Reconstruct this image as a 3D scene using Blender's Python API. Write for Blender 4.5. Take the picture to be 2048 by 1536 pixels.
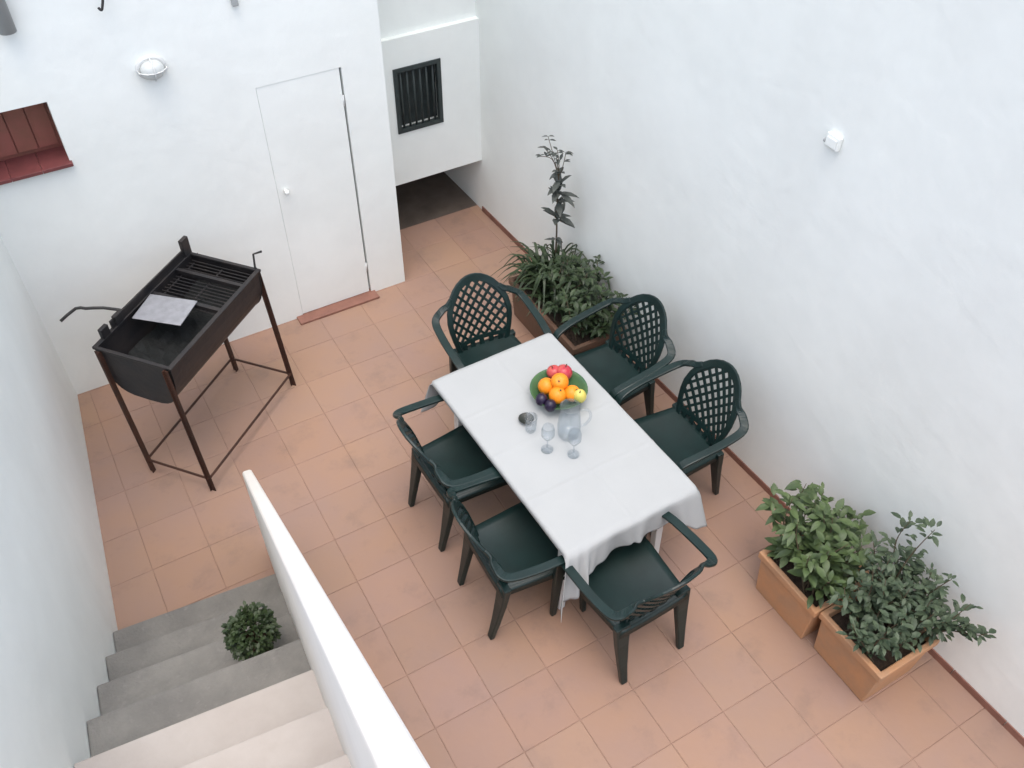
import bpy, math, random
from math import sin, cos, pi, radians, sqrt
from mathutils import Vector, Matrix

random.seed(7)
S = bpy.context.scene
for o in list(bpy.data.objects):
    bpy.data.objects.remove(o)
C = S.collection

# ------------------------------------------------------------------ camera
PITCH, YAW, ROLL, CAM_H = 45.5, 30.5, 0.5, 4.5
cam = bpy.data.cameras.new('camera'); cam_o = bpy.data.objects.new('camera', cam); C.objects.link(cam_o)
cam.sensor_width = 36; cam.lens = 36 * 1815 / 2048; cam.clip_start = 0.05; cam.clip_end = 2000
_p, _y, _r = radians(PITCH), radians(YAW), radians(ROLL)
fh = Vector((sin(_y), cos(_y), 0)); rt = Vector((cos(_y), -sin(_y), 0)); zz = Vector((0, 0, 1))
fw = fh * cos(_p) - zz * sin(_p); up = fh * sin(_p) + zz * cos(_p)
r2 = rt * cos(_r) + up * sin(_r); u2 = up * cos(_r) - rt * sin(_r)
M = Matrix((r2, u2, -fw)).transposed().to_4x4(); M.translation = (0, 0, CAM_H)
cam_o.matrix_world = M
S.camera = cam_o

# ------------------------------------------------------------------ world and sun (soft, hazy daylight)
SUN_EL, SUN_AZ = radians(78), radians(205)      # azimuth clockwise from +Y
w = bpy.data.worlds.new('World'); S.world = w; w.use_nodes = True
nt = w.node_tree; nt.nodes.clear()
sky = nt.nodes.new('ShaderNodeTexSky'); sky.sky_type = 'NISHITA'; sky.sun_disc = False
sky.sun_elevation = SUN_EL; sky.sun_rotation = SUN_AZ
sky.air_density = 1.0; sky.dust_density = 4.0; sky.ozone_density = 1.0
hs = nt.nodes.new('ShaderNodeHueSaturation'); hs.inputs['Saturation'].default_value = 0.85
bg = nt.nodes.new('ShaderNodeBackground'); bg.inputs['Strength'].default_value = 0.15
wo = nt.nodes.new('ShaderNodeOutputWorld')
nt.links.new(sky.outputs[0], hs.inputs['Color']); nt.links.new(hs.outputs[0], bg.inputs['Color'])
nt.links.new(bg.outputs[0], wo.inputs['Surface'])
sl = bpy.data.lights.new('sun', 'SUN'); sl.energy = 0.8; sl.angle = radians(100); sl.color = (1.0, 0.985, 0.955)
so = bpy.data.objects.new('sun', sl); C.objects.link(so)
sd = Vector((sin(SUN_AZ) * cos(SUN_EL), cos(SUN_AZ) * cos(SUN_EL), sin(SUN_EL)))
so.rotation_euler = sd.to_track_quat('Z', 'Y').to_euler(); so.location = sd * 30
S.render.engine = 'CYCLES'; S.cycles.transparent_max_bounces = 32
S.view_settings.view_transform = 'Standard'; S.view_settings.look = 'None'
S.view_settings.gamma = 1; S.view_settings.use_curve_mapping = False
S.view_settings.exposure = 1.10

# ------------------------------------------------------------------ materials
def mat(name, col, rough=0.6, var=0.0, vscale=6.0, bump=0.0, bscale=40.0, rnd=0.0, col2=None, metal=0.0,
        spec=0.5, trans=0.0, ior=1.45, sss=0.0, huer=0.0, detail=4.0, thr=(0.35, 0.65), col3=None, vscale3=3.0, thr3=(0.52, 0.72), amt3=1.0, sc3=(1, 1, 1)):
    m = bpy.data.materials.new(name); m.use_nodes = True
    n = m.node_tree.nodes; l = m.node_tree.links
    b = n['Principled BSDF']
    b.inputs['Roughness'].default_value = rough; b.inputs['Metallic'].default_value = metal
    b.inputs['Specular IOR Level'].default_value = spec
    b.inputs['Transmission Weight'].default_value = trans; b.inputs['IOR'].default_value = ior
    if sss:
        b.inputs['Subsurface Weight'].default_value = sss; b.inputs['Subsurface Radius'].default_value = (0.01, 0.01, 0.01)
    tc = n.new('ShaderNodeTexCoord')
    base = n.new('ShaderNodeRGB'); base.outputs[0].default_value = (*col, 1); out = base.outputs[0]
    if var or col2:
        no = n.new('ShaderNodeTexNoise'); no.inputs['Scale'].default_value = vscale; no.inputs['Detail'].default_value = detail
        no.inputs['Roughness'].default_value = 0.6
        geo = n.new('ShaderNodeNewGeometry')
        l.new(geo.outputs['Position'], no.inputs['Vector'])
        mr = n.new('ShaderNodeMapRange'); mr.inputs['From Min'].default_value = thr[0]; mr.inputs['From Max'].default_value = thr[1]
        l.new(no.outputs['Fac'], mr.inputs['Value'])
        mx = n.new('ShaderNodeMixRGB')
        c2 = col2 if col2 else tuple(c * (1 - var) for c in col)
        mx.inputs['Color2'].default_value = (*c2, 1)
        l.new(out, mx.inputs['Color1']); l.new(mr.outputs[0], mx.inputs['Fac']); out = mx.outputs[0]
    if col3:
        g3 = n.new('ShaderNodeNewGeometry'); mp = n.new('ShaderNodeMapping'); mp.inputs['Scale'].default_value = sc3; mp.inputs['Location'].default_value = (3.1, 7.7, 1.3)
        n3 = n.new('ShaderNodeTexNoise'); n3.inputs['Scale'].default_value = vscale3; n3.inputs['Detail'].default_value = 6; n3.inputs['Roughness'].default_value = 0.65
        l.new(g3.outputs['Position'], mp.inputs['Vector']); l.new(mp.outputs[0], n3.inputs['Vector'])
        r3 = n.new('ShaderNodeMapRange'); r3.inputs['From Min'].default_value = thr3[0]; r3.inputs['From Max'].default_value = thr3[1]; r3.inputs['To Max'].default_value = amt3
        l.new(n3.outputs['Fac'], r3.inputs['Value'])
        m_3 = n.new('ShaderNodeMixRGB'); m_3.inputs['Color2'].default_value = (*col3, 1)
        l.new(out, m_3.inputs['Color1']); l.new(r3.outputs[0], m_3.inputs['Fac']); out = m_3.outputs[0]
    if rnd or huer:
        oi = n.new('ShaderNodeObjectInfo'); hsv = n.new('ShaderNodeHueSaturation')
        m2 = n.new('ShaderNodeMapRange'); m2.inputs['To Min'].default_value = 1 - rnd; m2.inputs['To Max'].default_value = 1 + rnd
        l.new(oi.outputs['Random'], m2.inputs['Value']); l.new(m2.outputs[0], hsv.inputs['Value'])
        if huer:
            mu = n.new('ShaderNodeMath'); mu.operation = 'MULTIPLY'; mu.inputs[1].default_value = 7.31
            fr = n.new('ShaderNodeMath'); fr.operation = 'FRACT'
            m3 = n.new('ShaderNodeMapRange'); m3.inputs['To Min'].default_value = 0.5 - huer; m3.inputs['To Max'].default_value = 0.5 + huer
            l.new(oi.outputs['Random'], mu.inputs[0]); l.new(mu.outputs[0], fr.inputs[0]); l.new(fr.outputs[0], m3.inputs['Value'])
            l.new(m3.outputs[0], hsv.inputs['Hue'])
        l.new(out, hsv.inputs['Color']); out = hsv.outputs[0]
    l.new(out, b.inputs['Base Color'])
    if bump:
        nb = n.new('ShaderNodeTexNoise'); nb.inputs['Scale'].default_value = bscale; nb.inputs['Detail'].default_value = 5
        l.new(tc.outputs['Object'], nb.inputs['Vector'])
        bp = n.new('ShaderNodeBump'); bp.inputs['Strength'].default_value = bump; bp.inputs['Distance'].default_value = 0.01
        l.new(nb.outputs['Fac'], bp.inputs['Height']); l.new(bp.outputs[0], b.inputs['Normal'])
    return m

PLASTER = mat('white_plaster', (0.832, 0.871, 0.846), 0.75, var=0.06, vscale=1.6, bump=0.35, bscale=9, spec=0.25, detail=8, col3=(0.70, 0.725, 0.70), vscale3=1.4, thr3=(0.50, 0.78), amt3=0.35, sc3=(1, 1, .45))
DOORP = mat('white_door_paint', (0.80, 0.83, 0.82), 0.45, var=0.04, vscale=3, bump=0.08, bscale=20)
PARAPET = mat('parapet_plaster', (0.72, 0.69, 0.645), 0.7, var=0.05, vscale=3, bump=0.25, bscale=14, spec=0.25)
TILE = mat('terracotta_tile', (0.330, 0.206, 0.143), 0.58, rnd=0.04, huer=0.003, col2=(0.300, 0.198, 0.158), vscale=1.6,
           bump=0.2, bscale=18, spec=0.4, col3=(0.21, 0.145, 0.118), vscale3=4.5, thr3=(0.54, 0.80), amt3=0.75)
GROUT = mat('grout', (0.31, 0.20, 0.152), 0.9, var=0.25, vscale=8)
SKIRT = mat('skirting_tile', (0.24, 0.115, 0.085), 0.55, rnd=0.12, var=0.2, vscale=12)
EARTH = mat('earth', (0.25, 0.2, 0.15), 0.95, var=0.3, vscale=0.5)
STONE = mat('grey_step_stone', (0.225, 0.218, 0.200), 0.78, col2=(0.165, 0.160, 0.150), vscale=5, bump=0.5, bscale=70, rnd=0.08, detail=10,
            col3=(0.26, 0.245, 0.235), vscale3=26, thr3=(0.58, 0.72), amt3=0.6)
CREAM = mat('cream_step_tile', (0.455, 0.42, 0.39), 0.6, col2=(0.41, 0.37, 0.34), vscale=5, bump=0.2, bscale=40, detail=8, col3=(0.38, 0.34, 0.30), vscale3=6, thr3=(0.60, 0.85), amt3=0.6)
SHADE_FLOOR = mat('shade_toned_floor', (0.115, 0.092, 0.075), 0.8, var=0.3, vscale=5)  # floor colour darkened to carry the shade of the hollow
GREENP = mat('dark_green_plastic', (0.006, 0.0205, 0.0195), 0.38, var=0.25, vscale=9, bump=0.05, bscale=60)
CLOTH = mat('white_cloth', (0.385, 0.402, 0.405), 0.85, var=0.03, vscale=5, bump=0.12, bscale=250, spec=0.2)
TABP = mat('white_table_plastic', (0.7, 0.7, 0.68), 0.5, var=0.05)
BLACK = mat('black_sheet_iron', (0.013, 0.013, 0.015), 0.5, col2=(0.026, 0.022, 0.021), vscale=7, bump=0.15, bscale=35, spec=0.5)
SOOT = mat('soot', (0.010, 0.012, 0.012), 0.85, var=0.4, vscale=14, bump=0.4, bscale=60)
RUST = mat('rusty_iron', (0.035, 0.017, 0.012), 0.7, col2=(0.06, 0.022, 0.012), vscale=16, bump=0.3, bscale=80)
STEEL = mat('dull_steel', (0.45, 0.45, 0.48), 0.42, var=0.2, vscale=20, metal=0.7, bump=0.1, bscale=50)
ASH = mat('ash', (0.10, 0.10, 0.10), 0.95, var=0.6, vscale=30, bump=0.8, bscale=60)
TERRA = mat('terracotta_pot', (0.50, 0.265, 0.135), 0.7, col2=(0.41, 0.245, 0.145), vscale=7, bump=0.25, bscale=30, rnd=0.06)
TERRAD = mat('brown_pot', (0.16, 0.085, 0.055), 0.7, col2=(0.12, 0.075, 0.05), vscale=6, bump=0.25, bscale=30)
SOIL = mat('soil', (0.05, 0.033, 0.022), 0.95, var=0.5, vscale=40, bump=0.8, bscale=90)
LEAF1 = mat('leaf_bright', (0.078, 0.118, 0.040), 0.5, col2=(0.042, 0.070, 0.026), vscale=14)
LEAF2 = mat('leaf_grey_green', (0.075, 0.105, 0.058), 0.55, col2=(0.032, 0.055, 0.030), vscale=16)
LEAF3 = mat('leaf_dark', (0.040, 0.066, 0.026), 0.5, col2=(0.018, 0.032, 0.014), vscale=12)
LEAF4 = mat('leaf_bluish', (0.050, 0.060, 0.054), 0.55, col2=(0.085, 0.095, 0.085), vscale=12)
BOXG = mat('box_leaf', (0.040, 0.066, 0.022), 0.5, col2=(0.020, 0.036, 0.014), vscale=22)
STEM = mat('stem', (0.10, 0.075, 0.045), 0.8, var=0.3, vscale=30)
ORANGE = mat('orange_peel', (0.85, 0.28, 0.015), 0.4, var=0.15, vscale=25, bump=0.25, bscale=160)
APPLE = mat('red_apple', (0.42, 0.02, 0.05), 0.3, col2=(0.5, 0.10, 0.08), vscale=25)
PLUM = mat('dark_plum', (0.018, 0.010, 0.035), 0.35, var=0.3, vscale=30)
PEAR = mat('yellow_pear', (0.62, 0.52, 0.12), 0.4, col2=(0.45, 0.48, 0.10), vscale=20)
BOWL = mat('green_bowl', (0.075, 0.16, 0.06), 0.22, col2=(0.05, 0.12, 0.06), vscale=10)
def thin_glass(name):
    m = bpy.data.materials.new(name); m.use_nodes = True
    n = m.node_tree.nodes; l = m.node_tree.links; n.clear()
    o = n.new('ShaderNodeOutputMaterial'); mx = n.new('ShaderNodeMixShader'); tr = n.new('ShaderNodeBsdfTransparent'); gl = n.new('ShaderNodeBsdfGlossy')
    tr.inputs['Color'].default_value = (0.93, 0.95, 0.965, 1); gl.inputs['Roughness'].default_value = 0.03
    lw_ = n.new('ShaderNodeLayerWeight'); lw_.inputs['Blend'].default_value = 0.18
    mr_ = n.new('ShaderNodeMapRange'); mr_.inputs['To Min'].default_value = 0.03; mr_.inputs['To Max'].default_value = 0.60
    l.new(lw_.outputs['Facing'], mr_.inputs['Value']); l.new(mr_.outputs[0], mx.inputs['Fac']); l.new(tr.outputs[0], mx.inputs[1]); l.new(gl.outputs[0], mx.inputs[2]); l.new(mx.outputs[0], o.inputs['Surface'])
    return m
GLASS = thin_glass('clear_glass')
DARKM = mat('dark_dish', (0.03, 0.035, 0.03), 0.4, var=0.3)
REDW = mat('red_brown_wood', (0.30, 0.105, 0.085), 0.5, col2=(0.24, 0.10, 0.072), vscale=9, bump=0.15, bscale=25)
SILLT = mat('sill_tile', (0.18, 0.055, 0.055), 0.45, rnd=0.12, var=0.2, vscale=15)
SHUT = mat('dark_green_shutter', (0.034, 0.046, 0.046), 0.5, var=0.3, vscale=20)
GREYP = mat('grey_fitting', (0.36, 0.38, 0.38), 0.5, var=0.1)
LAMPG = mat('frosted_lamp_glass', (0.55, 0.58, 0.57), 0.35, var=0.05)
WHITEP = mat('white_fitting', (0.62, 0.64, 0.63), 0.45, var=0.05)
IRON = mat('dark_iron', (0.03, 0.03, 0.03), 0.55, var=0.3, vscale=40)

# ------------------------------------------------------------------ mesh helpers
class MB:
    def __init__(s): s.v = []; s.f = []
    def add(s, vs, fs):
        k = len(s.v); s.v += [tuple(p) for p in vs]; s.f += [tuple(i + k for i in f) for f in fs]
        return s
    def box(s, x0, x1, y0, y1, z0, z1, T=None):
        vs = [Vector((x, y, z)) for z in (z0, z1) for y in (y0, y1) for x in (x0, x1)]
        if T: vs = [T @ p for p in vs]
        return s.add(vs, [(0, 2, 3, 1), (4, 5, 7, 6), (0, 1, 5, 4), (2, 6, 7, 3), (0, 4, 6, 2), (1, 3, 7, 5)])
    def frustum(s, a, b, za, zb):               # a, b: (x0,x1,y0,y1) at za and zb
        vs = [(x, y, za) for y in a[2:] for x in a[:2]] + [(x, y, zb) for y in b[2:] for x in b[:2]]
        return s.add(vs, [(0, 2, 3, 1), (4, 5, 7, 6), (0, 1, 5, 4), (2, 6, 7, 3), (0, 4, 6, 2), (1, 3, 7, 5)])
    def tube(s, path, rad, n=8, caps=True):
        path = [Vector(p) for p in path]; m = len(path)
        rads = rad if isinstance(rad, (list, tuple)) else [rad] * m
        vs = []; nrm = None
        for i, p in enumerate(path):
            t = (path[min(i + 1, m - 1)] - path[max(i - 1, 0)]).normalized()
            if nrm is None:
                nrm = t.orthogonal().normalized()
            nrm = (nrm - t * nrm.dot(t)).normalized(); bn = t.cross(nrm)
            for k in range(n):
                a = 2 * pi * k / n; vs.append(p + (nrm * cos(a) + bn * sin(a)) * rads[i])
        fs = [(i * n + k, i * n + (k + 1) % n, (i + 1) * n + (k + 1) % n, (i + 1) * n + k) for i in range(m - 1) for k in range(n)]
        if caps: fs += [tuple(range(n))[::-1], tuple((m - 1) * n + k for k in range(n))]
        return s.add(vs, fs)
    def strip(s, path, wid, thk, upv):          # rectangular section swept along path; upv: section normal hint (vec or list)
        path = [Vector(p) for p in path]; m = len(path)
        ws = wid if isinstance(wid, (list, tuple)) else [wid] * m
        ts = thk if isinstance(thk, (list, tuple)) else [thk] * m
        ups = upv if isinstance(upv, list) else [upv] * m
        vs = []
        for i, p in enumerate(path):
            t = (path[min(i + 1, m - 1)] - path[max(i - 1, 0)]).normalized()
            u = Vector(ups[i]); u = (u - t * u.dot(t)).normalized(); sd_ = t.cross(u)
            for a, b in ((-1, -1), (1, -1), (1, 1), (-1, 1)):
                vs.append(p + sd_ * (a * ws[i] / 2) + u * (b * ts[i] / 2))
        fs = [(i * 4 + k, i * 4 + (k + 1) % 4, (i + 1) * 4 + (k + 1) % 4, (i + 1) * 4 + k) for i in range(m - 1) for k in range(4)]
        fs += [(3, 2, 1, 0), tuple((m - 1) * 4 + k for k in range(4))]
        return s.add(vs, fs)
    def lathe(s, prof, n=24, c=(0, 0, 0), sx=1, sy=1):
        vs = [(c[0] + r * cos(2 * pi * k / n) * sx, c[1] + r * sin(2 * pi * k / n) * sy, c[2] + z) for r, z in prof for k in range(n)]
        m = len(prof)
        fs = [(i * n + k, i * n + (k + 1) % n, (i + 1) * n + (k + 1) % n, (i + 1) * n + k) for i in range(m - 1) for k in range(n)]
        if prof[0][0] > 1e-6: fs.append(tuple(range(n))[::-1])
        if prof[-1][0] > 1e-6: fs.append(tuple((m - 1) * n + k for k in range(n)))
        return s.add(vs, fs)
    def build(s, name, m, parent=None, smooth=False, bevel=0.0, seg=2, loc=None, subsurf=0):
        me = bpy.data.meshes.new(name); me.from_pydata(s.v, [], s.f); me.update()
        import bmesh
        bm = bmesh.new(); bm.from_mesh(me); bmesh.ops.remove_doubles(bm, verts=bm.verts, dist=1e-6)
        bmesh.ops.recalc_face_normals(bm, faces=bm.faces); bm.to_mesh(me); bm.free()
        me.materials.append(m)
        if smooth:
            me.polygons.foreach_set('use_smooth', [True] * len(me.polygons))
        o = bpy.data.objects.new(name, me); C.objects.link(o)
        if parent: o.parent = parent
        if loc: o.location = loc
        if bevel:
            b = o.modifiers.new('bevel', 'BEVEL'); b.width = bevel; b.segments = seg; b.limit_method = 'ANGLE'; b.angle_limit = radians(40)
        if subsurf:
            u = o.modifiers.new('sub', 'SUBSURF'); u.levels = subsurf; u.render_levels = subsurf
        return o

def tag(o, label, cat, group=None):
    o['label'] = label; o['category'] = cat
    if group: o['group'] = group
    return o
def struct(o): o['kind'] = 'structure'; return o
def empty(name, loc=(0, 0, 0), rz=0.0):
    o = bpy.data.objects.new(name, None); C.objects.link(o); o.location = loc; o.rotation_euler = (0, 0, rz)
    o.empty_display_size = 0.1
    return o
def spline(pts, n=6):                            # Catmull-Rom through the points
    P = [Vector(p) for p in pts]; out = []
    for i in range(len(P) - 1):
        a = P[max(i - 1, 0)]; b = P[i]; c = P[i + 1]; d = P[min(i + 2, len(P) - 1)]
        for k in range(n):
            t = k / n
            out.append(0.5 * ((2 * b) + (c - a) * t + (2 * a - 5 * b + 4 * c - d) * t * t + (3 * b - a - 3 * c + d) * t ** 3))
    return out + [P[-1]]

# ------------------------------------------------------------------ ground and tiled floor
struct(MB().add([(-300, -300, -0.08), (300, -300, -0.08), (300, 300, -0.08), (-300, 300, -0.08)], [(0, 1, 2, 3)]).build('ground', EARTH))
floor = struct(MB().box(-1.4, 3.6, -3.0, 7.0, -0.06, -0.003).build('courtyard_floor', GROUT))
TS, GAP = 0.33, 0.003
LO = Vector((-0.557, 3.454, 0)); LA = math.atan2(.153, 1.59)       # stair frame: u across, v away
def to_local(x, y):
    q = Vector((x, y, 0)) - LO
    return q.x * cos(LA) - q.y * sin(LA), q.x * sin(LA) + q.y * cos(LA)
def to_world(u, v, z=0):
    return Vector((LO.x + u * cos(LA) + v * sin(LA), LO.y - u * sin(LA) + v * cos(LA), z))
def right_x(y): return 3.198 + (3.074 - 3.198) * (y - 0.339) / (5.742 - 0.339)
tile_me = None; nt_ = 0
for i in range(-3, 12):
    for j in range(-2, 22):
        cx = 0.02 + (i + .5) * TS; cy = -0.42 + (j + .5) * TS
        u, v = to_local(cx, cy)
        if cx - .16 > right_x(cy) or cy > 6.9 or (cy - .17 > 5.2 and cx + .17 < 2.09) or u < -0.18: continue
        if v < -.62 and u < 0.82: continue
        if cy > 5.76 + .1: continue
        if cy < -0.2: continue
        if tile_me is None:
            h = TS / 2 - GAP / 2; b = 0.0025
            t = MB().add([(-h, -h, -.004), (h, -h, -.004), (h, h, -.004), (-h, h, -.004), (-h, -h, -.002), (h, -h, -.002), (h, h, -.002), (-h, h, -.002),
                          (-h + b, -h + b, 0), (h - b, -h + b, 0), (h - b, h - b, 0), (-h + b, h - b, 0)],
                         [(k, (k + 1) % 4, 4 + (k + 1) % 4, 4 + k) for k in range(4)] + [(4 + k, 4 + (k + 1) % 4, 8 + (k + 1) % 4, 8 + k) for k in range(4)] + [(8, 9, 10, 11)])
            o = t.build('tile', TILE, floor); tile_me = o.data
        else:
            o = bpy.data.objects.new('tile', tile_me); C.objects.link(o); o.parent = floor
        o.location = (cx, cy, random.uniform(-.0006, .0006)); o.rotation_euler = (random.uniform(-.002, .002), random.uniform(-.002, .002), 0); nt_ += 1

# ------------------------------------------------------------------ walls
YB = 5.2
NX0, NX1, NZ0, NZ1 = -0.36, 0.112, 1.66, 2.04
DX0, DX1, DZ = 1.245, 1.80, 1.83
b = MB()
yb1 = 5.75
b.box(-1.5, NX0, YB, yb1, 0, 7.2); b.box(NX0, NX1, YB, yb1, 0, NZ0); b.box(NX0, NX1, YB, yb1, NZ1, 7.2)  # unseen upper height of this wall added to shade the far end
b.box(NX1, DX0, YB, yb1, 0, 7.2); b.box(DX0, DX1, YB, yb1, DZ, 7.2); b.box(DX1, 2.085, YB, yb1, 0, 7.2)
b.box(NX0, NX1, YB + .26, yb1, NZ0, NZ1); b.box(DX0, DX1, YB + .10, yb1, 0, DZ)
back = b.build('house_wall', PLASTER)
tag(back, 'white plastered house wall behind the barbecue, with the flush door', 'wall')
door = MB().box(DX0 + .002, DX1 - .014, YB + .003, YB + .05, .022, DZ - .001).build('door', PLASTER, back, bevel=.002)
door['label'] = 'plain white flush door'
MB().tube([(1.30, YB + .013, 1.09), (1.30, YB - .03, 1.09)], .010, 10)  .lathe([(0, -.018), (.010, -.015), (.015, -.005), (.015, .005), (.010, .015), (0, .018)], 12, (1.30, YB - .032, 1.09)).build('door_knob', PLASTER, door, smooth=True)
for z in (.25, 1.6):
    MB().tube([(DX1 - .011, YB + .004, z - .04), (DX1 - .011, YB + .004, z + .04)], .006, 8).build('hinge', WHITEP, door, smooth=True)
th = MB().box(DX0 - .05, DX1 + .03, YB - .09, YB + .10, -.02, .018).build('threshold', SKIRT, back, bevel=.004)
# niche window with red-brown shutter and tiled sill
win = MB().box(NX0, NX1, YB + .20, YB + .24, NZ0, NZ1).build('window', REDW, back)
for k in range(4):
    x0 = NX0 + .01 + k * (NX1 - NX0 - .02) / 4
    MB().box(x0, x0 + (NX1 - NX0 - .02) / 4 - .006, YB + .185, YB + .205, NZ0 + .035, NZ1 - .006).build('shutter_board', REDW, win, bevel=.003)
for k in range(3):
    x0 = NX0 - .015 + k * .166
    MB().box(x0, x0 + .165, YB - .035, YB + .19, NZ0 - .006, NZ0 + .016).build('sill_tile', SILLT, win, bevel=.003)
# passage block with the small grilled window, hollow below
PY = 5.74
WX0, WX1, WZ0, WZ1 = 2.365, 2.745, 0.93, 1.44
pb = MB()
PX0, PX1 = 2.085, 3.45
pb.box(PX0, WX0, PY, 6.6, .49, 1.66); pb.box(WX1, PX1, PY, 6.6, .49, 1.66); pb.box(WX0, WX1, PY, 6.6, .49, WZ0); pb.box(WX0, WX1, PY, 6.6, WZ1, 1.66)
pb.box(WX0, WX1, PY + .14, 6.6, WZ0, WZ1)
pb.box(PX0, PX1, PY + .045, 6.6, 1.66, 7.2); pb.box(PX0, PX1, 6.6, 6.8, 0, 7.2); pb.box(1.9, 2.085, yb1, 6.8, 0, 7.2)  # upper part raised out of view to darken the far end
passage = pb.build('passage_wall', PLASTER)
tag(passage, 'white wall block closing the passage, raised above a dark hollow', 'wall')
pw = MB().box(WX0, WX1, PY + .10, PY + .135, WZ0, WZ1).build('window', SHUT, passage)
pw['label'] = 'small dark barred window'
fr_ = MB()
fr_.box(WX0, WX1, PY - .012, PY + .03, WZ0, WZ0 + .03).box(WX0, WX1, PY - .012, PY + .03, WZ1 - .03, WZ1)
fr_.box(WX0, WX0 + .03, PY - .011, PY + .029, WZ0 + .03, WZ1 - .03).box(WX1 - .03, WX1, PY - .011, PY + .029, WZ0 + .03, WZ1 - .03)
fr_.build('window_frame', SHUT, pw)
for k in range(6):
    x = WX0 + .06 + k * (WX1 - WX0 - .12) / 5
    MB().tube([(x, PY + .012, WZ0 + .03), (x, PY + .012, WZ1 - .03)], .009, 8).build('bar', SHUT, pw, smooth=True)
struct(MB().box(2.09, 3.07, 5.83, 6.6, -.003, .002).build('hollow_shade_floor', SHADE_FLOOR))  # sheet coloured dark for the shade under the block
# right boundary wall
ra, rb_ = (right_x(-4), -4), (right_x(6.9), 6.9)
rw = MB().add([(ra[0], ra[1], 0), (ra[0] + .3, ra[1], 0), (rb_[0] + .3, rb_[1], 0), (rb_[0], rb_[1], 0),
               (ra[0], ra[1], 3.25), (ra[0] + .3, ra[1], 3.25), (rb_[0] + .3, rb_[1], 3.25), (rb_[0], rb_[1], 3.25)],
              [(0, 3, 2, 1), (4, 5, 6, 7), (0, 1, 5, 4), (1, 2, 6, 5), (2, 3, 7, 6), (3, 0, 4, 7)]).add(
              [(right_x(y) + q, y, z) for z in (3.25, 5.6) for y, q in ((4.0, 0), (4.0, .3), (6.9, .3), (6.9, 0))],  # unseen raised segment, added to block light at the far end
              [(0, 3, 2, 1), (4, 5, 6, 7), (0, 1, 5, 4), (1, 2, 6, 5), (2, 3, 7, 6), (3, 0, 4, 7)]).build('boundary_wall', PLASTER)
tag(rw, 'long blank white plaster wall behind the planters and right-hand chairs', 'wall')
for k in range(18):
    y0 = -0.2 + k * .33; y1 = y0 + .326
    MB().add([(right_x(y0) - .010, y0, 0), (right_x(y0) + .01, y0, 0), (right_x(y1) + .01, y1, 0), (right_x(y1) - .010, y1, 0),
              (right_x(y0) - .008, y0, .045), (right_x(y0) + .01, y0, .045), (right_x(y1) + .01, y1, .045), (right_x(y1) - .008, y1, .045)],
             [(0, 3, 2, 1), (4, 5, 6, 7), (0, 1, 5, 4), (1, 2, 6, 5), (2, 3, 7, 6), (3, 0, 4, 7)]).build('skirting_tile', SKIRT, rw)
# left house wall, in the stair frame
lw = MB().box(-.35, 0, -5.0, 1.95, 0, 2.6).build('side_wall', PLASTER)
lw.location = LO; lw.rotation_euler = (0, 0, -LA)
tag(lw, 'white plastered wall along the left side of the stairs', 'wall')

# ------------------------------------------------------------------ staircase and sloped parapet
st = empty('staircase', LO, -LA)
tag(st, 'straight stairs with grey lower treads and cream upper treads', 'stairs')
UW = 0.93
RIS, RUN = .25, .30
for k in range(11):
    z1 = .15 + RIS * k; vn = -.31 - RUN * k
    if k == 10: v0 = -6.0
    else: v0 = vn - RUN - .10
    m = STONE if k < 4 else CREAM
    MB().box(.002, UW - .002, v0, vn - .012, max(-.02, z1 - RIS - .25), z1 - .03).build('riser', m, st)
    MB().box(.003, UW - .003, v0, vn, z1 - .03, z1).build('tread', m, st, bevel=.006)
par = empty('parapet_wall', LO, -LA)
tag(par, 'thin white sloping parapet running down beside the stairs', 'wall')
PU0, PU1 = UW, UW + .075
slope = RIS / RUN
def ptop(v): return -slope * v + .72
vt = -.05
prof = [(vt, 0), (vt, ptop(vt) - .03), (vt - .04, ptop(vt - .04)), (-4.0, ptop(-4.0)), (-6, ptop(-4.0)), (-6, 0)]
n_ = len(prof)
def pu(v): return .87 + (vt - max(v, -4)) * .0258
MB().add([(pu(v), v, z) for v, z in prof] + [(pu(v) + .050 + .009 * (vt - max(v, -4)), v, z) for v, z in prof],
         [tuple(range(n_)), tuple(range(2 * n_ - 1, n_ - 1, -1))] + [(i, (i + 1) % n_, n_ + (i + 1) % n_, n_ + i) for i in range(n_)]).build('wall_body', PARAPET, par, bevel=.014, seg=3)

# ------------------------------------------------------------------ fittings on the walls
def wall_lamp():
    t = empty('wall_lamp', (0.69, YB, 2.10))
    MB().lathe([(.085, -.002), (.085, .012), (.075, .018), (0, .018)], 24).build('base', WHITEP, t, smooth=False).rotation_euler = (radians(90), 0, 0)
    g = MB().lathe([(.066, .0), (.066, .025), (.058, .05), (.035, .07), (0, .076)], 24, (0, 0, .018)).build('globe', LAMPG, t, smooth=True)
    g.rotation_euler = (radians(90), 0, 0)
    c = MB()
    for a in (0, pi / 2):
        c.tube([Vector((cos(a) * x, sin(a) * x, z)) for x, z in ((-.08, .018), (-.074, .055), (-.04, .09), (0, .098), (.04, .09), (.074, .055), (.08, .018))], .0045, 6)
    c.build('guard', WHITEP, t, smooth=True).rotation_euler = (radians(90), 0, 0)
    for ch in t.children: ch.scale = (1, .8, 1)
    return tag(t, 'round grey bulkhead lamp on the wall above the barbecue', 'lamp')
wall_lamp()
t = empty('downpipe', (0.06, YB, 2.46))
MB().tube([(0, -.05, 0), (0, -.05, 1.1)], .042, 14).build('pipe', GREYP, t, smooth=True)
MB().tube([(0, -.05, .30), (0, -.05, .33)], .047, 14).box(-.015, .015, -.02, 0.0, .30, .33).build('bracket', GREYP, t)
tag(t, 'grey pipe end coming down the wall above the red-brown window', 'pipe')
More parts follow.
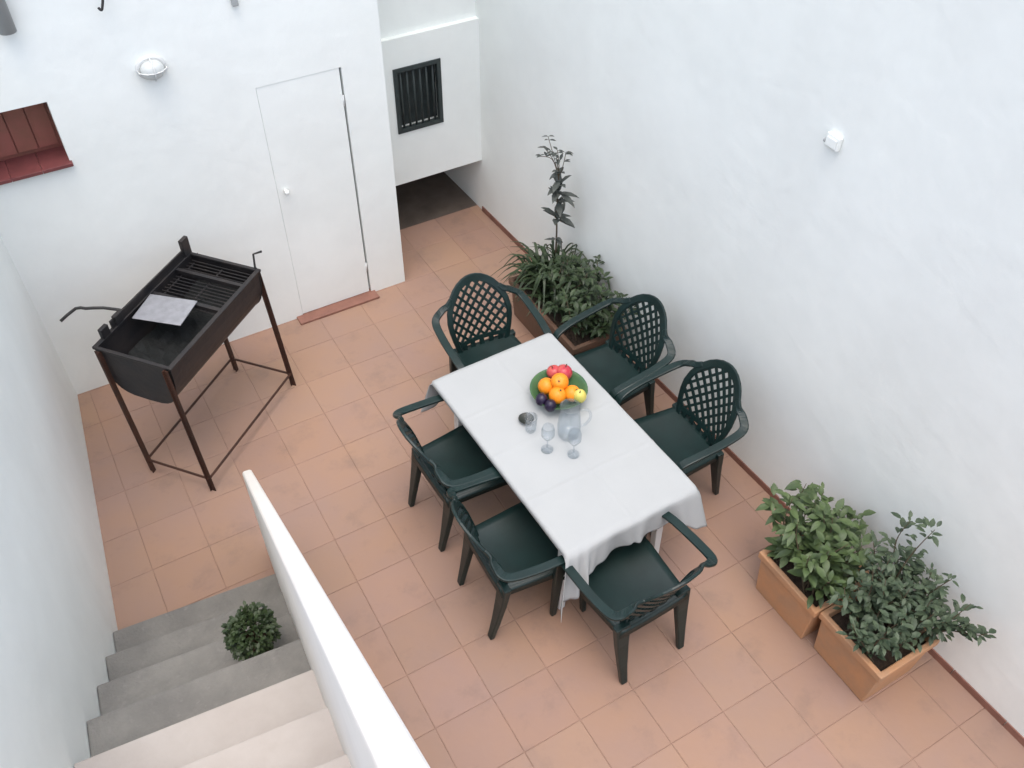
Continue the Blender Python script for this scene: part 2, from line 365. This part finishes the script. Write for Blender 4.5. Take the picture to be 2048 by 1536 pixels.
t = empty('iron_hook', (0.53, YB, 2.48))
MB().tube(spline([(0.03, 0.0, .14), (.03, -.05, .13), (.025, -.06, .08), (.0, -.065, .01), (-.01, -.06, 0.0), (-.018, -.055, .012)], 5), .007, 8).build('hook', IRON, t, smooth=True)
MB().box(.01, .05, -.006, 0, .11, .17).build('plate', IRON, t)
tag(t, 'black iron hook high on the wall left of the lamp', 'hook')
t = empty('cable_clip', (1.225, YB, 2.34))
MB().box(-.018, .018, -.03, 0, 0, .06).build('clip', GREYP, t, bevel=.005)
MB().tube([(0, -.02, .05), (0, -.02, .5)], .008, 8).build('cable', GREYP, t, smooth=True)
tag(t, 'small grey cable clip on the wall above the flush door', 'clip')
sy = 2.45
t = empty('wall_socket', (right_x(sy), sy, 2.33), 0)
MB().box(-.025, .0, -.04, .04, -.035, .035).build('box', PLASTER, t, bevel=.006)
MB().box(-.032, -.025, -.03, .03, -.025, .02).build('flap', PLASTER, t, bevel=.003)
MB().tube([(-.014, .052, -.015), (-.014, .035, -.015)], .010, 8).build('cable_gland', GREYP, t)
tag(t, 'small white outdoor socket on the long blank wall', 'socket')

# ------------------------------------------------------------------ plastic armchairs
def back_pt(x, z, off=0.0):
    tt = (z - .40) / .46
    return Vector((x, -.185 - .15 * max(tt, 0) ** 1.15 + 1.0 * x * x + off, z))
def hw(z):
    zc = .62
    if z <= zc: return .215 - .045 * ((zc - z) / .2) ** 1.5
    return .215 * sqrt(max(0, 1 - ((z - zc) / .245) ** 2))
def make_chair():
    root = empty('plastic_chair')
    # seat: dished shell with a rolled edge
    nx, ny = 12, 12; vs = []; fs = []
    def sp(i, j):
        a = -1 + 2 * i / nx; bb = j / ny
        wd = .20 + .035 * bb
        x = a * wd; y = -.205 + .44 * bb - .03 * (a * a) * (1 if bb > .5 else .2) * bb
        z = .425 - .020 * (1 - a * a) * sin(pi * min(1, bb * 1.05)) - .03 * max(0, bb - .75) ** 2 * 12 + .012 * a * a
        return Vector((x, y, z))
    for j in range(ny + 1):
        for i in range(nx + 1): vs.append(sp(i, j))
    for j in range(ny):
        for i in range(nx): fs.append((j * (nx + 1) + i, j * (nx + 1) + i + 1, (j + 1) * (nx + 1) + i + 1, (j + 1) * (nx + 1) + i))
    seat = MB().add(vs, fs).build('seat', GREENP, root, smooth=True)
    so_ = seat.modifiers.new('s', 'SOLIDIFY'); so_.thickness = .008; so_.offset = -1
    sk = MB()
    rim = [sp(i, 0) for i in range(nx + 1)] + [sp(nx, j) for j in range(1, ny + 1)] + [sp(i, ny) for i in range(nx - 1, -1, -1)] + [sp(0, j) for j in range(ny - 1, 0, -1)]
    n = len(rim); cen = Vector((0, .02, 0))
    A = [p + Vector((0, 0, .001)) for p in rim]; B = [p + Vector(((p.x) * .06, (p.y - .02) * .06, -.05)) for p in rim]
    D = [p + Vector((-(p.x) * .0, 0, -.05)) for p in rim]; Ei = [p + Vector((-(p.x) * .02, -(p.y) * .02, -.004)) for p in rim]
    sk.add(A + B + D + Ei, [(q * n + k, q * n + (k + 1) % n, ((q + 1) % 4) * n + (k + 1) % n, ((q + 1) % 4) * n + k) for q in range(4) for k in range(n)])
    sk.build('seat_rim', GREENP, seat, smooth=True)
    # backrest: arched border band, lattice inside
    zs = [.41, .46, .52, .58, .64, .70, .745, .785, .815, .838, .855, .863]
    left = [(-hw(z), z) for z in zs]; path = [back_pt(x, z) for x, z in left] + [back_pt(0, .8655)] + [back_pt(-x, z) for x, z in left[::-1]]
    nn = len(path); wl = [.030 + .022 * sin(pi * i / (nn - 1)) ** 2 for i in range(nn)]
    inn = [back_pt(p.x * .93, .60 + (p.z - .60) * (.93 if p.z > .6 else 1), 0) for p in path]
    br = MB().strip(inn, wl, .016, (0, 1, .3)).build('backrest', GREENP, root, bevel=.005)
    lat = MB()
    def inside(x, z): return .475 < z < .845 and abs(x) < hw(z) * .93
    for sgn in (-1, 1):
        for k in range(-6, 11):
            c0 = .51 + k * .066
            run = []
            for q in range(61):
                x = -.22 + .44 * q / 60; z = c0 + sgn * 1.15 * x
                if inside(x, z): run.append(back_pt(x, z, .002 * sgn))
                elif len(run) > 3: break
            if len(run) > 3: lat.strip(run[::4] + [run[-1]], .0160, .010, (0, 1, .3))
    lat.strip([back_pt(x, .47) for x in (-.165, -.08, 0, .08, .165)], .026, .012, (0, 1, .3))
    for x in (-.125, -.065, 0, .065, .125):
        lat.strip([back_pt(x * .96, .40), back_pt(x, .47)], .030, .011, (0, 1, .3))
    lat.build('lattice', GREENP, br)
    for s in (-1, 1):
        apts = [(s * .158, back_pt(.158, .775).y, .775), (s * .192, back_pt(.192, .745).y - .004, .748), (s * .235, back_pt(.2, .72).y - .015, .722), (s * .290, -.225, .685), (s * .303, -.09, .660), (s * .300, .07, .640), (s * .290, .165, .612), (s * .277, .212, .55)]
        ap = spline(apts, 5); k = len(ap)
        upl = [Vector((s * (-.55 * (1 - min(1, i / 14))), .7 * (1 - min(1, i / 12)) + .9 * max(0, (i - 27) / 8), .6)) for i in range(k)]
        MB().strip(ap, [.030 + .018 * min(1, i / 12) for i in range(k)], .017, upl).build('arm', GREENP, root, bevel=.006)
        MB().strip([(s * .277, .208, .57), (s * .272, .222, .42), (s * .270, .232, .25), (s * .270, .245, 0)], [.048, .052, .045, .032], [.026, .034, .032, .026], (0, 1, 0)).build('leg', GREENP, root, bevel=.006)
        MB().strip([(s * .185, -.185, .44), (s * .186, -.205, .30), (s * .186, -.235, .14), (s * .184, -.265, 0)], [.085, .070, .050, .036], [.040, .036, .032, .028], (0, 1, 0)).build('leg', GREENP, root, bevel=.006)
    return root
def copy_tree(o, parent=None):
    c = o.copy(); C.objects.link(c); c.parent = parent
    for ch in o.children: copy_tree(ch, c)
    return c
chairs = [  # x, y, facing angle (0 = faces +Y), label
    (1.83, 1.90, radians(2), 'dark green plastic armchair at the near end of the table'),
    (1.455, 2.375, radians(-92), 'nearer of the two dark green plastic armchairs on the barbecue side of the table'),
    (1.465, 3.035, radians(-88), 'farther of the two dark green plastic armchairs on the barbecue side of the table'),
    (2.035, 3.665, radians(177), 'dark green plastic armchair at the far end of the table, facing the photographer'),
    (2.585, 3.22, radians(93), 'dark green plastic armchair on the wall side of the table, next to the brown planter'),
    (2.60, 2.56, radians(88), 'dark green plastic armchair on the wall side of the table, away from the brown planter'),
]
ch0 = make_chair()
for i, (x, y, a, lab) in enumerate(chairs):
    o = ch0 if i == 0 else copy_tree(ch0)
    o.location = (x, y, 0); o.rotation_euler = (0, 0, a); o.scale = (1.04, 1.04, 1.04)
    tag(o, lab, 'chair', 'plastic armchairs round the table')

# ------------------------------------------------------------------ table and cloth
TXC, TYC, TW, TL = 1.92, 2.755, .82, 1.38
tb = empty('patio_table', (TXC, TYC, 0), radians(1.2))
tag(tb, 'rectangular patio table standing under the white cloth', 'table')
MB().box(-TW / 2, TW / 2, -TL / 2, TL / 2, .69, .72).build('tabletop', TABP, tb, bevel=.008)
for sx in (-1, 1):
    for s2 in (-1, 1):
        MB().frustum((sx * .33 - .02, sx * .33 + .02, s2 * .58 - .02, s2 * .58 + .02), (sx * .31 - .03, sx * .31 + .03, s2 * .56 - .03, s2 * .56 + .03), 0, .69).build('leg', TABP, tb, bevel=.005)
def make_cloth():
    nx, nl, ne = 90, 150, 18
    vs = []; fs = []
    hx = TW / 2 + .012; hy = TL / 2 + .010
    rows = [('e', -1, k / ne) for k in range(ne, 0, -1)] + [('t', j / nl, 0) for j in range(nl + 1)] + [('e', 1, k / ne) for k in range(1, ne + 1)]
    rs = random.Random(3)
    for kind, q, d in rows:
        for i in range(nx + 1):
            a = -1 + 2 * i / nx
            if kind == 't':
                y = -hy + 2 * hy * q
                x = a * hx
                z = .7255 + .0022 * sin(7 * x + 9 * y) * sin(11 * y - 4 * x) + .0015 * sin(23 * x + 3 * y)
                z += .0030 * math.exp(-(x / .008) ** 2) + .0030 * math.exp(-((y - .34) / .010) ** 2) + .0030 * math.exp(-((y + .33) / .010) ** 2) + .0025 * math.exp(-((y - .02) / .010) ** 2)
                dip = max(0, abs(a) - .955) / .045
                z -= .022 * dip ** 2
                fl = max(0, abs(y) - (hy - .02)) / .02
                z -= .004 * fl ** 2
            else:
                corner = abs(a) ** 3; nl_ = 1.0 if (q < 0 and a < 0) else 0.0
                L = (.15 if q < 0 else .20) + (.15 if q < 0 else .10) * corner
                wave = sin(a * 8.5 + (1.1 if q < 0 else 0)) * .5 + .5 + nl_ * corner * 1.2 * sin(a * 42) + .25 * sin(a * 23 + q)
                s_ = d * L
                outw = .010 + .030 * wave * d + (.05 + .05 * nl_) * corner * d + .012 * sin(min(1, d * 5) * pi / 2)
                y = q * (hy + outw)
                x = a * (hx + (.055 + .055 * nl_) * corner * d) - .03 * d * sin(a * 8.5) * (abs(a) < .93)
                z = .7215 - s_ + .006 * (1 - min(1, d * 4)) - (.022 if abs(a) > .97 else 0) * (1 - d)
            vs.append((x, y, z))
    R = len(rows)
    for r in range(R - 1):
        for i in range(nx):
            k = r * (nx + 1) + i
            fs.append((k, k + 1, k + nx + 2, k + nx + 1))
    o = MB().add(vs, fs).build('tablecloth', CLOTH, None, smooth=True)
    o.location = (TXC, TYC, 0); o.rotation_euler = (0, 0, radians(1.2))
    so_ = o.modifiers.new('s', 'SOLIDIFY'); so_.thickness = .002; so_.offset = 1
    return tag(o, 'plain white cloth laid over the patio table with hanging corners', 'tablecloth')
make_cloth()
TZ = .731

# fruit bowl
BX, BY = 2.055, 2.965
bo = empty('fruit_bowl', (BX, BY, TZ))
MB().lathe([(0, .004), (.075, .0), (.08, .006), (.12, .03), (.165, .062), (.178, .075), (.180, .079), (.174, .078), (.16, .066), (.115, .036), (.07, .014), (0, .012)], 40).build('bowl', BOWL, bo, smooth=True).scale = (.92, .92, 1.0)
tag(bo, 'wide green bowl of fruit on the tablecloth', 'bowl')
def fruit(name, m, r, dx, dy, z, lab, cat, sz=1.0, stem=False, group=None):
    r *= 1.14; dx *= 1.08; dy *= 1.08
    t = empty(name, (BX + dx, BY + dy, TZ + z + .006))
    pr = [(r * sin(pi * k / 14) * (1 if k not in (0, 14) else 0), -r * sz * cos(pi * k / 14) * (1 - (.16 if k in (0, 14) else .05 if k in (1, 13) else 0))) for k in range(15)]
    MB().lathe(pr, 20).build('body', m, t, smooth=True)
    MB().tube([(0, 0, r * sz * .80), (.002, 0, r * sz + (.015 if stem else .002))], .003 if stem else .005, 6).build('stem', STEM, t)
    t.rotation_euler = (random.uniform(-.6, .6), random.uniform(-.6, .6), random.uniform(0, 6))
    tag(t, lab, cat, group)
fruit('orange', ORANGE, .043, -.055, .035, .085, 'orange at the back left of the fruit bowl', 'orange', group='oranges in the bowl')
fruit('orange', ORANGE, .044, -.040, -.050, .085, 'orange at the front of the fruit bowl', 'orange', group='oranges in the bowl')
fruit('orange', ORANGE, .045, .000, -.005, .128, 'orange on top of the pile in the fruit bowl', 'orange', group='oranges in the bowl')
fruit('orange', ORANGE, .042, .035, -.075, .082, 'orange at the front right of the fruit bowl', 'orange', group='oranges in the bowl')
fruit('apple', APPLE, .044, .075, .070, .092, 'deep red apple at the far side of the fruit bowl', 'apple', sz=.92, stem=True)
fruit('apple', APPLE, .038, .035, .105, .085, 'smaller red apple behind the top orange', 'apple', sz=.92, stem=True)
fruit('pear', PEAR, .034, .055, -.115, .088, 'yellow-green pear at the front edge of the fruit bowl', 'pear', sz=1.25, stem=True)
fruit('plum', PLUM, .030, -.125, -.030, .078, 'dark purple plum at the left edge of the fruit bowl', 'plum', sz=1.1)
fruit('plum', PLUM, .030, -.105, -.085, .072, 'dark purple plum nearest the glass jug', 'plum', sz=1.1)
# glassware
def glassware(name, x, y, prof, lab, cat, handle=False):
    t = empty(name, (x, y, TZ))
    MB().lathe(prof, 28).build('body', GLASS, t, smooth=True)
    if handle:
        MB().tube(spline([(.058, 0, .19), (.10, 0, .185), (.115, 0, .13), (.09, 0, .075), (.060, 0, .065)], 5), .008, 8).build('handle', GLASS, t, smooth=True)
        t.rotation_euler = (0, 0, radians(-25))
    return tag(t, lab, cat)
jug = [(0, .004), (.05, 0), (.06, .006), (.066, .07), (.06, .15), (.052, .19), (.058, .225), (.055, .225), (.048, .19), (.056, .15), (.062, .07), (.056, .012), (0, .012)]
glassware('glass_jug', 1.955, 2.70, jug, 'clear glass jug standing in front of the fruit bowl', 'jug', True)
tum = [(0, .003), (.026, 0), (.029, .005), (.036, .11), (.034, .11), (.027, .012), (0, .012)]
wine = [(0, .003), (.034, 0), (.034, .003), (.005, .008), (.004, .075), (.02, .09), (.037, .12), (.036, .16), (.031, .185), (.029, .185), (.034, .16), (.035, .12), (.018, .093), (0, .088)]
glassware('wine_glass', 1.795, 2.665, wine, 'stemmed clear glass on the barbecue side of the jug', 'glass')
glassware('wine_glass', 1.90, 2.565, wine, 'stemmed clear glass standing nearest the near chair', 'glass')
glassware('tumbler', 1.79, 2.83, tum, 'straight clear tumbler beside the small dark dish', 'glass')
t = empty('small_dish', (1.805, 2.905, TZ))
MB().lathe([(0, .002), (.03, 0), (.042, .016), (.044, .018), (.040, .018), (.028, .005), (0, .005)], 24).build('dish', DARKM, t, smooth=True)
tag(t, 'small dark round dish on the cloth in front of the plums', 'dish')

# ------------------------------------------------------------------ barbecue
BA = math.atan2(.70, .714) - radians(4.5)
bq = empty('charcoal_barbecue', (.370, 4.455, 0), BA)
tag(bq, 'black half-barrel charcoal barbecue on four rusty legs', 'barbecue')
ZR, BL, BW, BD = 1.015, .455, .245, .32
ns = 18
def arc(r1, r2, x, zt=ZR): return [Vector((x, -r1 * math.copysign(abs(cos(pi * k / ns)) ** .55, cos(pi * k / ns)), zt - r2 * max(0, sin(pi * k / ns)) ** .8)) for k in range(ns + 1)]
o1 = arc(BW, BD, -BL); o2 = arc(BW, BD, BL); i1 = arc(BW - .006, BD - .006, -BL + .004); i2 = arc(BW - .006, BD - .006, BL - .004)
n1 = ns + 1
body = MB().add(o1 + o2, [(k, k + 1, n1 + k + 1, n1 + k) for k in range(ns)]).add(i1 + i2, [(k + 1, k, n1 + k, n1 + k + 1) for k in range(ns)])
body.add([o1[0], o2[0], i2[0], i1[0]], [(0, 1, 2, 3)]); body.add([o1[-1], o2[-1], i2[-1], i1[-1]], [(0, 1, 2, 3)])
bb = body.build('firebox', BLACK, bq)
for sgn in (-1, 1):
    x = sgn * BL
    pts = arc(BW + .004, BD + .004, x); pts2 = arc(BW + .004, BD + .004, x + sgn * .006)
    MB().add(pts + pts2, [tuple(range(n1)), tuple(range(2 * n1 - 1, n1 - 1, -1))] + [(k, k + 1, n1 + k + 1, n1 + k) for k in range(ns)] + [(0, n1, 2 * n1 - 1, ns)]).build('end_plate', BLACK, bb)
rimm = MB()
for y in (-BW, BW): rimm.box(-BL - .012, BL + .012, y - .014, y + .014, ZR - .006, ZR + .012)
for x in (-BL - .003, BL + .003): rimm.box(x - .011, x + .011, -BW + .014, BW - .014, ZR - .005, ZR + .011)
rimm.build('rim', BLACK, bb, bevel=.003)
cv = []; cf = []
for j in range(9):
    for i in range(25):
        cv.append((-BL + .01 + (2 * BL - .02) * i / 24, -.19 + .38 * j / 8, ZR - .16 + random.uniform(-.015, .015)))
for j in range(8):
    for i in range(24): cf.append((j * 25 + i, j * 25 + i + 1, (j + 1) * 25 + i + 1, (j + 1) * 25 + i))
MB().add(cv, cf).build('ash_bed', SOOT, bb)
rack = MB()
for k in range(15): rack.tube([(-BL + .50 + k * .028, -BW + .02, ZR - .03), (-BL + .50 + k * .028, BW - .02, ZR - .03)], .0035, 6)
for y in (-.2, 0, .2): rack.tube([(-BL + .48, y, ZR - .037), (BL - .03, y, ZR - .037)], .005, 6)
rack.build('grill_rack', BLACK, bq)
for x in (.06, .30): MB().box(x - .012, x + .012, -BW + .012, BW - .012, ZR - .022, ZR + .004).build('cross_bar', BLACK, bq)
# wind plate along the back edge with notched posts
MB().box(-.30, BL, BW - .004, BW + .006, ZR, ZR + .065).build('wind_plate', BLACK, bq)
MB().box(BL - .05, BL + .016, BW - .012, BW + .014, ZR - .02, ZR + .13).build('post', BLACK, bq, bevel=.003)
for x in (-.36, -.24): MB().box(x - .03, x + .03, BW - .014, BW + .012, ZR + .012, ZR + .075).build('post', BLACK, bq, bevel=.003)
MB().tube([(BL + .002, -BW + .02, ZR), (BL + .03, -BW + .03, ZR + .10), (BL + .05, -BW - .02, ZR + .12)], .007, 6).build('handle', IRON, bq)
def b_loc(x, y, z):
    q = Vector((x, y, 0)) - Vector((.370, 4.455, 0)); return (q.x * cos(BA) + q.y * sin(BA), -q.x * sin(BA) + q.y * cos(BA), z)
MB().tube(spline([b_loc(.08, 4.55, ZR + .03), b_loc(-.02, 4.63, ZR + .035), b_loc(-.11, 4.655, ZR + .05), b_loc(-.16, 4.69, ZR + .045), b_loc(-.26, 4.665, ZR + .01)], 2), .009, 8).build('crank_handle', IRON, bq, smooth=True)
pl = MB().box(-.15, .15, -.11, .11, 0, .008).build('griddle_tray', STEEL, bq, bevel=.003)
pl.location = b_loc(.285, 4.455, ZR + .017); pl.rotation_euler = (0, 0, radians(-82)); pl['label'] = 'flat pale steel tray across the near half'
legs = [(-BL - .02, -.225, -BL - .035, -.225), (-BL - .02, .225, -BL - .035, .225), (BL + .02, -.225, BL + .035, -.235), (BL + .02, .225, BL + .025, .225)]
def foot(i): x0, y0, x1, y1 = legs[i]; return Vector((x1, y1 - .05 if y1 < 0 else y1 - .05, 0))
for i, (x0, y0, x1, y1) in enumerate(legs):
    f_ = foot(i)
    top = Vector((x0, y0, ZR - .005))
    MB().strip([top, f_], .032, .004, (1, 0, 0)).strip([top + Vector((0, .014 * (-1 if y0 > 0 else 1), 0)), f_ + Vector((0, .014 * (-1 if y0 > 0 else 1), 0))], .028, .004, (0, 1, 0)).build('leg', RUST, bq)
def at_leg(i, z):
    x0, y0, x1, y1 = legs[i]; a = Vector((x0, y0, ZR)); f_ = foot(i); return f_.lerp(a, z / ZR)
for i, j in ((0, 1), (0, 2), (1, 3), (2, 3)):
    MB().tube([at_leg(i, .11), at_leg(j, .11)], .008, 6).build('brace', RUST, bq)

# ------------------------------------------------------------------ planters and plants
def trough(x0, x1, y0, y1, h, m, lab, tp=.025, group=None):
    cx, cy = (x0 + x1) / 2, (y0 + y1) / 2; t = empty('planter_box', (cx, cy, 0)); wx, wy = (x1 - x0) / 2, (y1 - y0) / 2
    T_ = .022
    def ring(mb, a, za, b_, zb):
        pass
    o0 = (-wx + tp, wx - tp, -wy + tp, wy - tp)
    def rect(q, z): return [(q[0], q[2], z), (q[1], q[2], z), (q[1], q[3], z), (q[0], q[3], z)]
    def sh(q, s_): return (q[0] + s_, q[1] - s_, q[2] + s_, q[3] - s_)
    ot = (-wx, wx, -wy, wy)
    levels = [rect(o0, 0), rect(sh(ot, .006), h - .05), rect(sh(ot, -.008), h - .048), rect(sh(ot, -.008), h), rect(sh(ot, T_), h), rect(sh(ot, T_ + .01), h - .09)]
    vs = sum(levels, []); fs = [(3, 2, 1, 0)]
    for k in range(len(levels) - 1):
        fs += [(k * 4 + i, k * 4 + (i + 1) % 4, (k + 1) * 4 + (i + 1) % 4, (k + 1) * 4 + i) for i in range(4)]
    MB().add(vs, fs).build('box', m, t, bevel=.006)
    q = sh(ot, T_ + .005); n = 8; vv = []; ff = []
    for j in range(n + 1):
        for i in range(n + 1):
            vv.append((q[0] + (q[1] - q[0]) * i / n, q[2] + (q[3] - q[2]) * j / n, h - .05 + random.uniform(-.008, .012)))
    for j in range(n):
        for i in range(n): ff.append((j * (n + 1) + i, j * (n + 1) + i + 1, (j + 1) * (n + 1) + i + 1, (j + 1) * (n + 1) + i))
    MB().add(vv, ff).build('soil', SOIL, t)
    return tag(t, lab, 'planter', group)
def leaf(mb, p, d, L, W, droop=.3, upv=Vector((0, 0, 1))):
    d = d.normalized(); s_ = d.cross(upv)
    if s_.length < .05: s_ = Vector((1, 0, 0))
    s_.normalize(); nrm = s_.cross(d).normalized()
    drp = Vector((0, 0, 1)) * L * droop
    def q(t, k, lift): return p + d * L * t - drp * t * t + s_ * (W / 2 * k) + nrm * (lift * W)
    mb.add([p, q(.28, .78, .16), q(.28, 0, .04), q(.28, -.78, .16), q(.58, .88, .17), q(.58, 0, .05), q(.58, -.88, .17), q(.84, .42, .10), q(.84, 0, .04), q(.84, -.42, .10), q(1, 0, 0)],
           [(0, 1, 2), (0, 2, 3), (1, 4, 5, 2), (2, 5, 6, 3), (4, 7, 8, 5), (5, 8, 9, 6), (7, 10, 8), (8, 10, 9)])
def rdir(r, zmin=-.2, zmax=1.0):
    a = r.uniform(0, 2 * pi); z = r.uniform(zmin, zmax); q = sqrt(max(0, 1 - z * z)); return Vector((q * cos(a), q * sin(a), z))
def shrub(name, base, stems, m, lab, seed, L=(.04, .07), Wr=.55, per=28, spread=1.0, cat='plant', wallx=None, zmin=0.0, leafz=(-.3, .9)):
    r = random.Random(seed); t = empty(name, base); sm = MB(); lf = MB()
    for (dx, dy, h, lx, ly) in stems:
        p0 = Vector((dx, dy, 0)); p3 = Vector((dx + lx, dy + ly, h))
        if wallx is not None and base[0] + p3.x > wallx - .03: p3.x = wallx - .03 - base[0]
        p1 = p0.lerp(p3, .35) + Vector((r.uniform(-.02, .02), r.uniform(-.02, .02), h * .08))
        p2 = p0.lerp(p3, .7) + Vector((r.uniform(-.03, .03), r.uniform(-.03, .03), h * .06))
        pts = spline([p0, p1, p2, p3], 6)
        sm.tube(pts, [.0055 - .004 * i / (len(pts) - 1) for i in range(len(pts))], 5)
        for k in range(per):
            q = r.uniform(.12, 1.0) ** .8; idx = q * (len(pts) - 1); i0 = min(int(idx), len(pts) - 2)
            p = pts[i0].lerp(pts[i0 + 1], idx - i0); d = rdir(r, *leafz)
            off = d * r.uniform(0, .05) * spread
            Lf = r.uniform(*L); pp = p + off
            if pp.z < zmin: pp.z = zmin + r.uniform(0, .03)
            if wallx is not None and base[0] + pp.x + max(0, d.x) * Lf > wallx - .004:
                d.x = -abs(d.x) * .4
                if base[0] + pp.x > wallx - .01: pp.x = wallx - .012 - base[0]
            leaf(lf, pp, d, Lf, Lf * Wr * r.uniform(.8, 1.15), r.uniform(.05, .45))
    sm.build('stems', STEM, t); lf.build('foliage', m, t, smooth=True)
    return tag(t, lab, cat)

rr = random.Random(11)
FA = trough(2.605, 3.02, 1.312, 1.735, .345, TERRA, 'square terracotta planter holding broad bright leaves, the one closer to the table', group='terracotta planters by the wall')
FB = trough(2.630, 3.03, .885, 1.292, .345, TERRA, 'square terracotta planter nearest the lower right corner, holding grey-green foliage', group='terracotta planters by the wall')
stems = [(rr.uniform(-.15, .15), rr.uniform(-.15, .15), rr.uniform(.18, .44), rr.uniform(-.12, .16), rr.uniform(-.12, .20)) for _ in range(34)]
shrub('broad_leaf_plant', (2.81, 1.53, .29), stems, LEAF1, 'bright green broad-leaved plant in the farther terracotta planter', 21, L=(.05, .10), Wr=.5, per=22, wallx=right_x(1.5), zmin=.03)
stems = [(rr.uniform(-.15, .15), rr.uniform(-.15, .15), rr.uniform(.18, .46), rr.uniform(-.14, .16), rr.uniform(-.14, .18)) for _ in range(44)]
stems += [(.08, .12, .66, .05, .06), (.10, .08, .68, .08, .0), (.12, -.05, .50, .06, -.05)]
shrub('grey_green_shrub', (2.83, 1.08, .29), stems, LEAF2, 'grey-green small-leaved shrub in the nearest terracotta planter', 22, L=(.035, .065), Wr=.5, per=30, wallx=right_x(1.1), zmin=.03)
shrub('trailing_shoot', (2.98, .95, .30), [(0, 0, .34, .06, -.22), (.0, .0, .28, .05, -.14)], LEAF2, 'single shoot leaning out from the nearest planter along the wall', 23, L=(.04, .06), Wr=.55, per=34, spread=.5, wallx=right_x(.8))
PB = trough(2.60, 3.02, 3.60, 4.46, .34, TERRAD, 'long brown planter against the wall behind the far chairs')
def strap_plant(base, n, lab, seed, ext):
    r = random.Random(seed); t = empty('strap_leaf_plant', base); lf = MB()
    wx = right_x(base[1]) - base[0] - .015
    for k in range(n):
        p0 = Vector((r.uniform(-.13, .13), r.uniform(-ext, ext), 0)); a = r.uniform(0, 2 * pi); L = r.uniform(.14, .34); h = r.uniform(.10, .30)
        d = Vector((cos(a), sin(a), 0))
        pts = spline([p0, p0 + d * L * .25 + Vector((0, 0, h * .8)), p0 + d * L * .6 + Vector((0, 0, h)), p0 + d * L + Vector((0, 0, h * r.uniform(.35, .8)))], 4)
        for p in pts:
            if p.x > wx: p.x = wx - (p.x - wx) * .3
            if p.z < .05 and (abs(p.x) > .2): p.z = .05
        m_ = len(pts); wd = r.uniform(.012, .026)
        lf.strip(pts, [wd * (.6 + 1.2 * (i / (m_ - 1)) * (1 - i / (m_ - 1)) * 1.6) * (1 - .75 * (i / (m_ - 1)) ** 3) for i in range(m_)], .0012, (d * -.3 + Vector((0, 0, 1))))
    lf.build('foliage', LEAF3, t)
    return tag(t, lab, 'plant')
strap_plant((2.83, 4.20, .28), 260, 'dark strap-leaved plant filling the far half of the brown planter', 31, .18)
stems = [(rr.uniform(-.15, .15), rr.uniform(-.22, .22), rr.uniform(.16, .40), rr.uniform(-.15, .15), rr.uniform(-.15, .15)) for _ in range(34)]
shrub('dark_shrub', (2.83, 3.86, .28), stems, LEAF3, 'dense dark green shrub in the near half of the brown planter', 32, L=(.04, .08), Wr=.5, per=30, wallx=right_x(3.8), zmin=.03)
# tall thin plant
def tall_plant():
    r = random.Random(41); t = empty('tall_thin_plant', (2.92, 4.36, .28)); sm = MB(); lf = MB()
    pts = spline([(0, 0, 0), (.01, .01, .35), (-.005, .0, .6), (.01, .02, .85), (-.01, .03, 1.0)], 6)
    sm.tube(pts, [.008 - .005 * i / (len(pts) - 1) for i in range(len(pts))], 6)
    for z, n, L in ((.36, 5, .08), (.54, 9, .14), (.60, 4, .10), (.68, 7, .12), (.75, 9, .13), (.82, 7, .12), (.90, 5, .09), (.97, 3, .06)):
        for k in range(n):
            d = rdir(r, -.3, .9); d.x *= .75
            leaf(lf, Vector((0, .0, z + r.uniform(-.02, .02))), d, L * r.uniform(.7, 1.2), L * .42, .2)
    for (dy, dz) in ((.20, 1.00), (-.08, 1.10), (.14, 1.10), (.02, 1.06), (.24, .90)):
        br_ = spline([(0, .01, .86), (.0, dy * .4, .95), (-.01, dy, dz)], 5)
        sm.tube(br_, .0025, 5)
        for q in (-1, -2, -4):
            for k in range(2): leaf(lf, Vector(br_[q]), rdir(r, -.3, .6), .05, .024, .2)
    sm.build('stem', STEM, t); lf.build('foliage', LEAF4, t, smooth=True)
    return tag(t, 'tall thin plant with sparse leaves rising against the wall from the brown planter', 'plant')
tall_plant()
# small clipped ball on the stairs
pw_ = to_world(.705, -1.07)
pot = empty('plant_pot', (pw_.x, pw_.y, .65))
MB().lathe([(0, .002), (.055, 0), (.070, .10), (.076, .10), (.076, .125), (.066, .125), (.064, .10), (0, .10)], 24).build('pot', TERRAD, pot)
tag(pot, 'small brown pot on the grey stair tread under the clipped green ball', 'pot')
bx_ = empty('clipped_bush', (pw_.x, pw_.y, .75)); r = random.Random(51)
lf = MB(); sm = MB(); sm.tube([(0, 0, 0), (0, 0, .10)], .008, 6)
for k in range(900):
    d = rdir(r, -.75, 1); rad = .097 * r.uniform(.62, 1.10) * (1 + .14 * sin(5 * d.x + 3 * d.z + 1) * cos(4 * d.y + .5) + .08 * sin(11 * d.y - 7 * d.x))
    leaf(lf, Vector((0, 0, .115)) + d * rad, (d + rdir(r, -1, 1) * .8), .028, .018, .1)
for k in range(10):
    d = rdir(r, 0, 1); sm.tube([(0, 0, .06), Vector((0, 0, .10)) + d * .09], .003, 5)
sm.build('stem', STEM, bx_); lf.build('foliage', BOXG, bx_, smooth=True)
tag(bx_, 'small round clipped green bush in a pot on the stairs', 'bush')
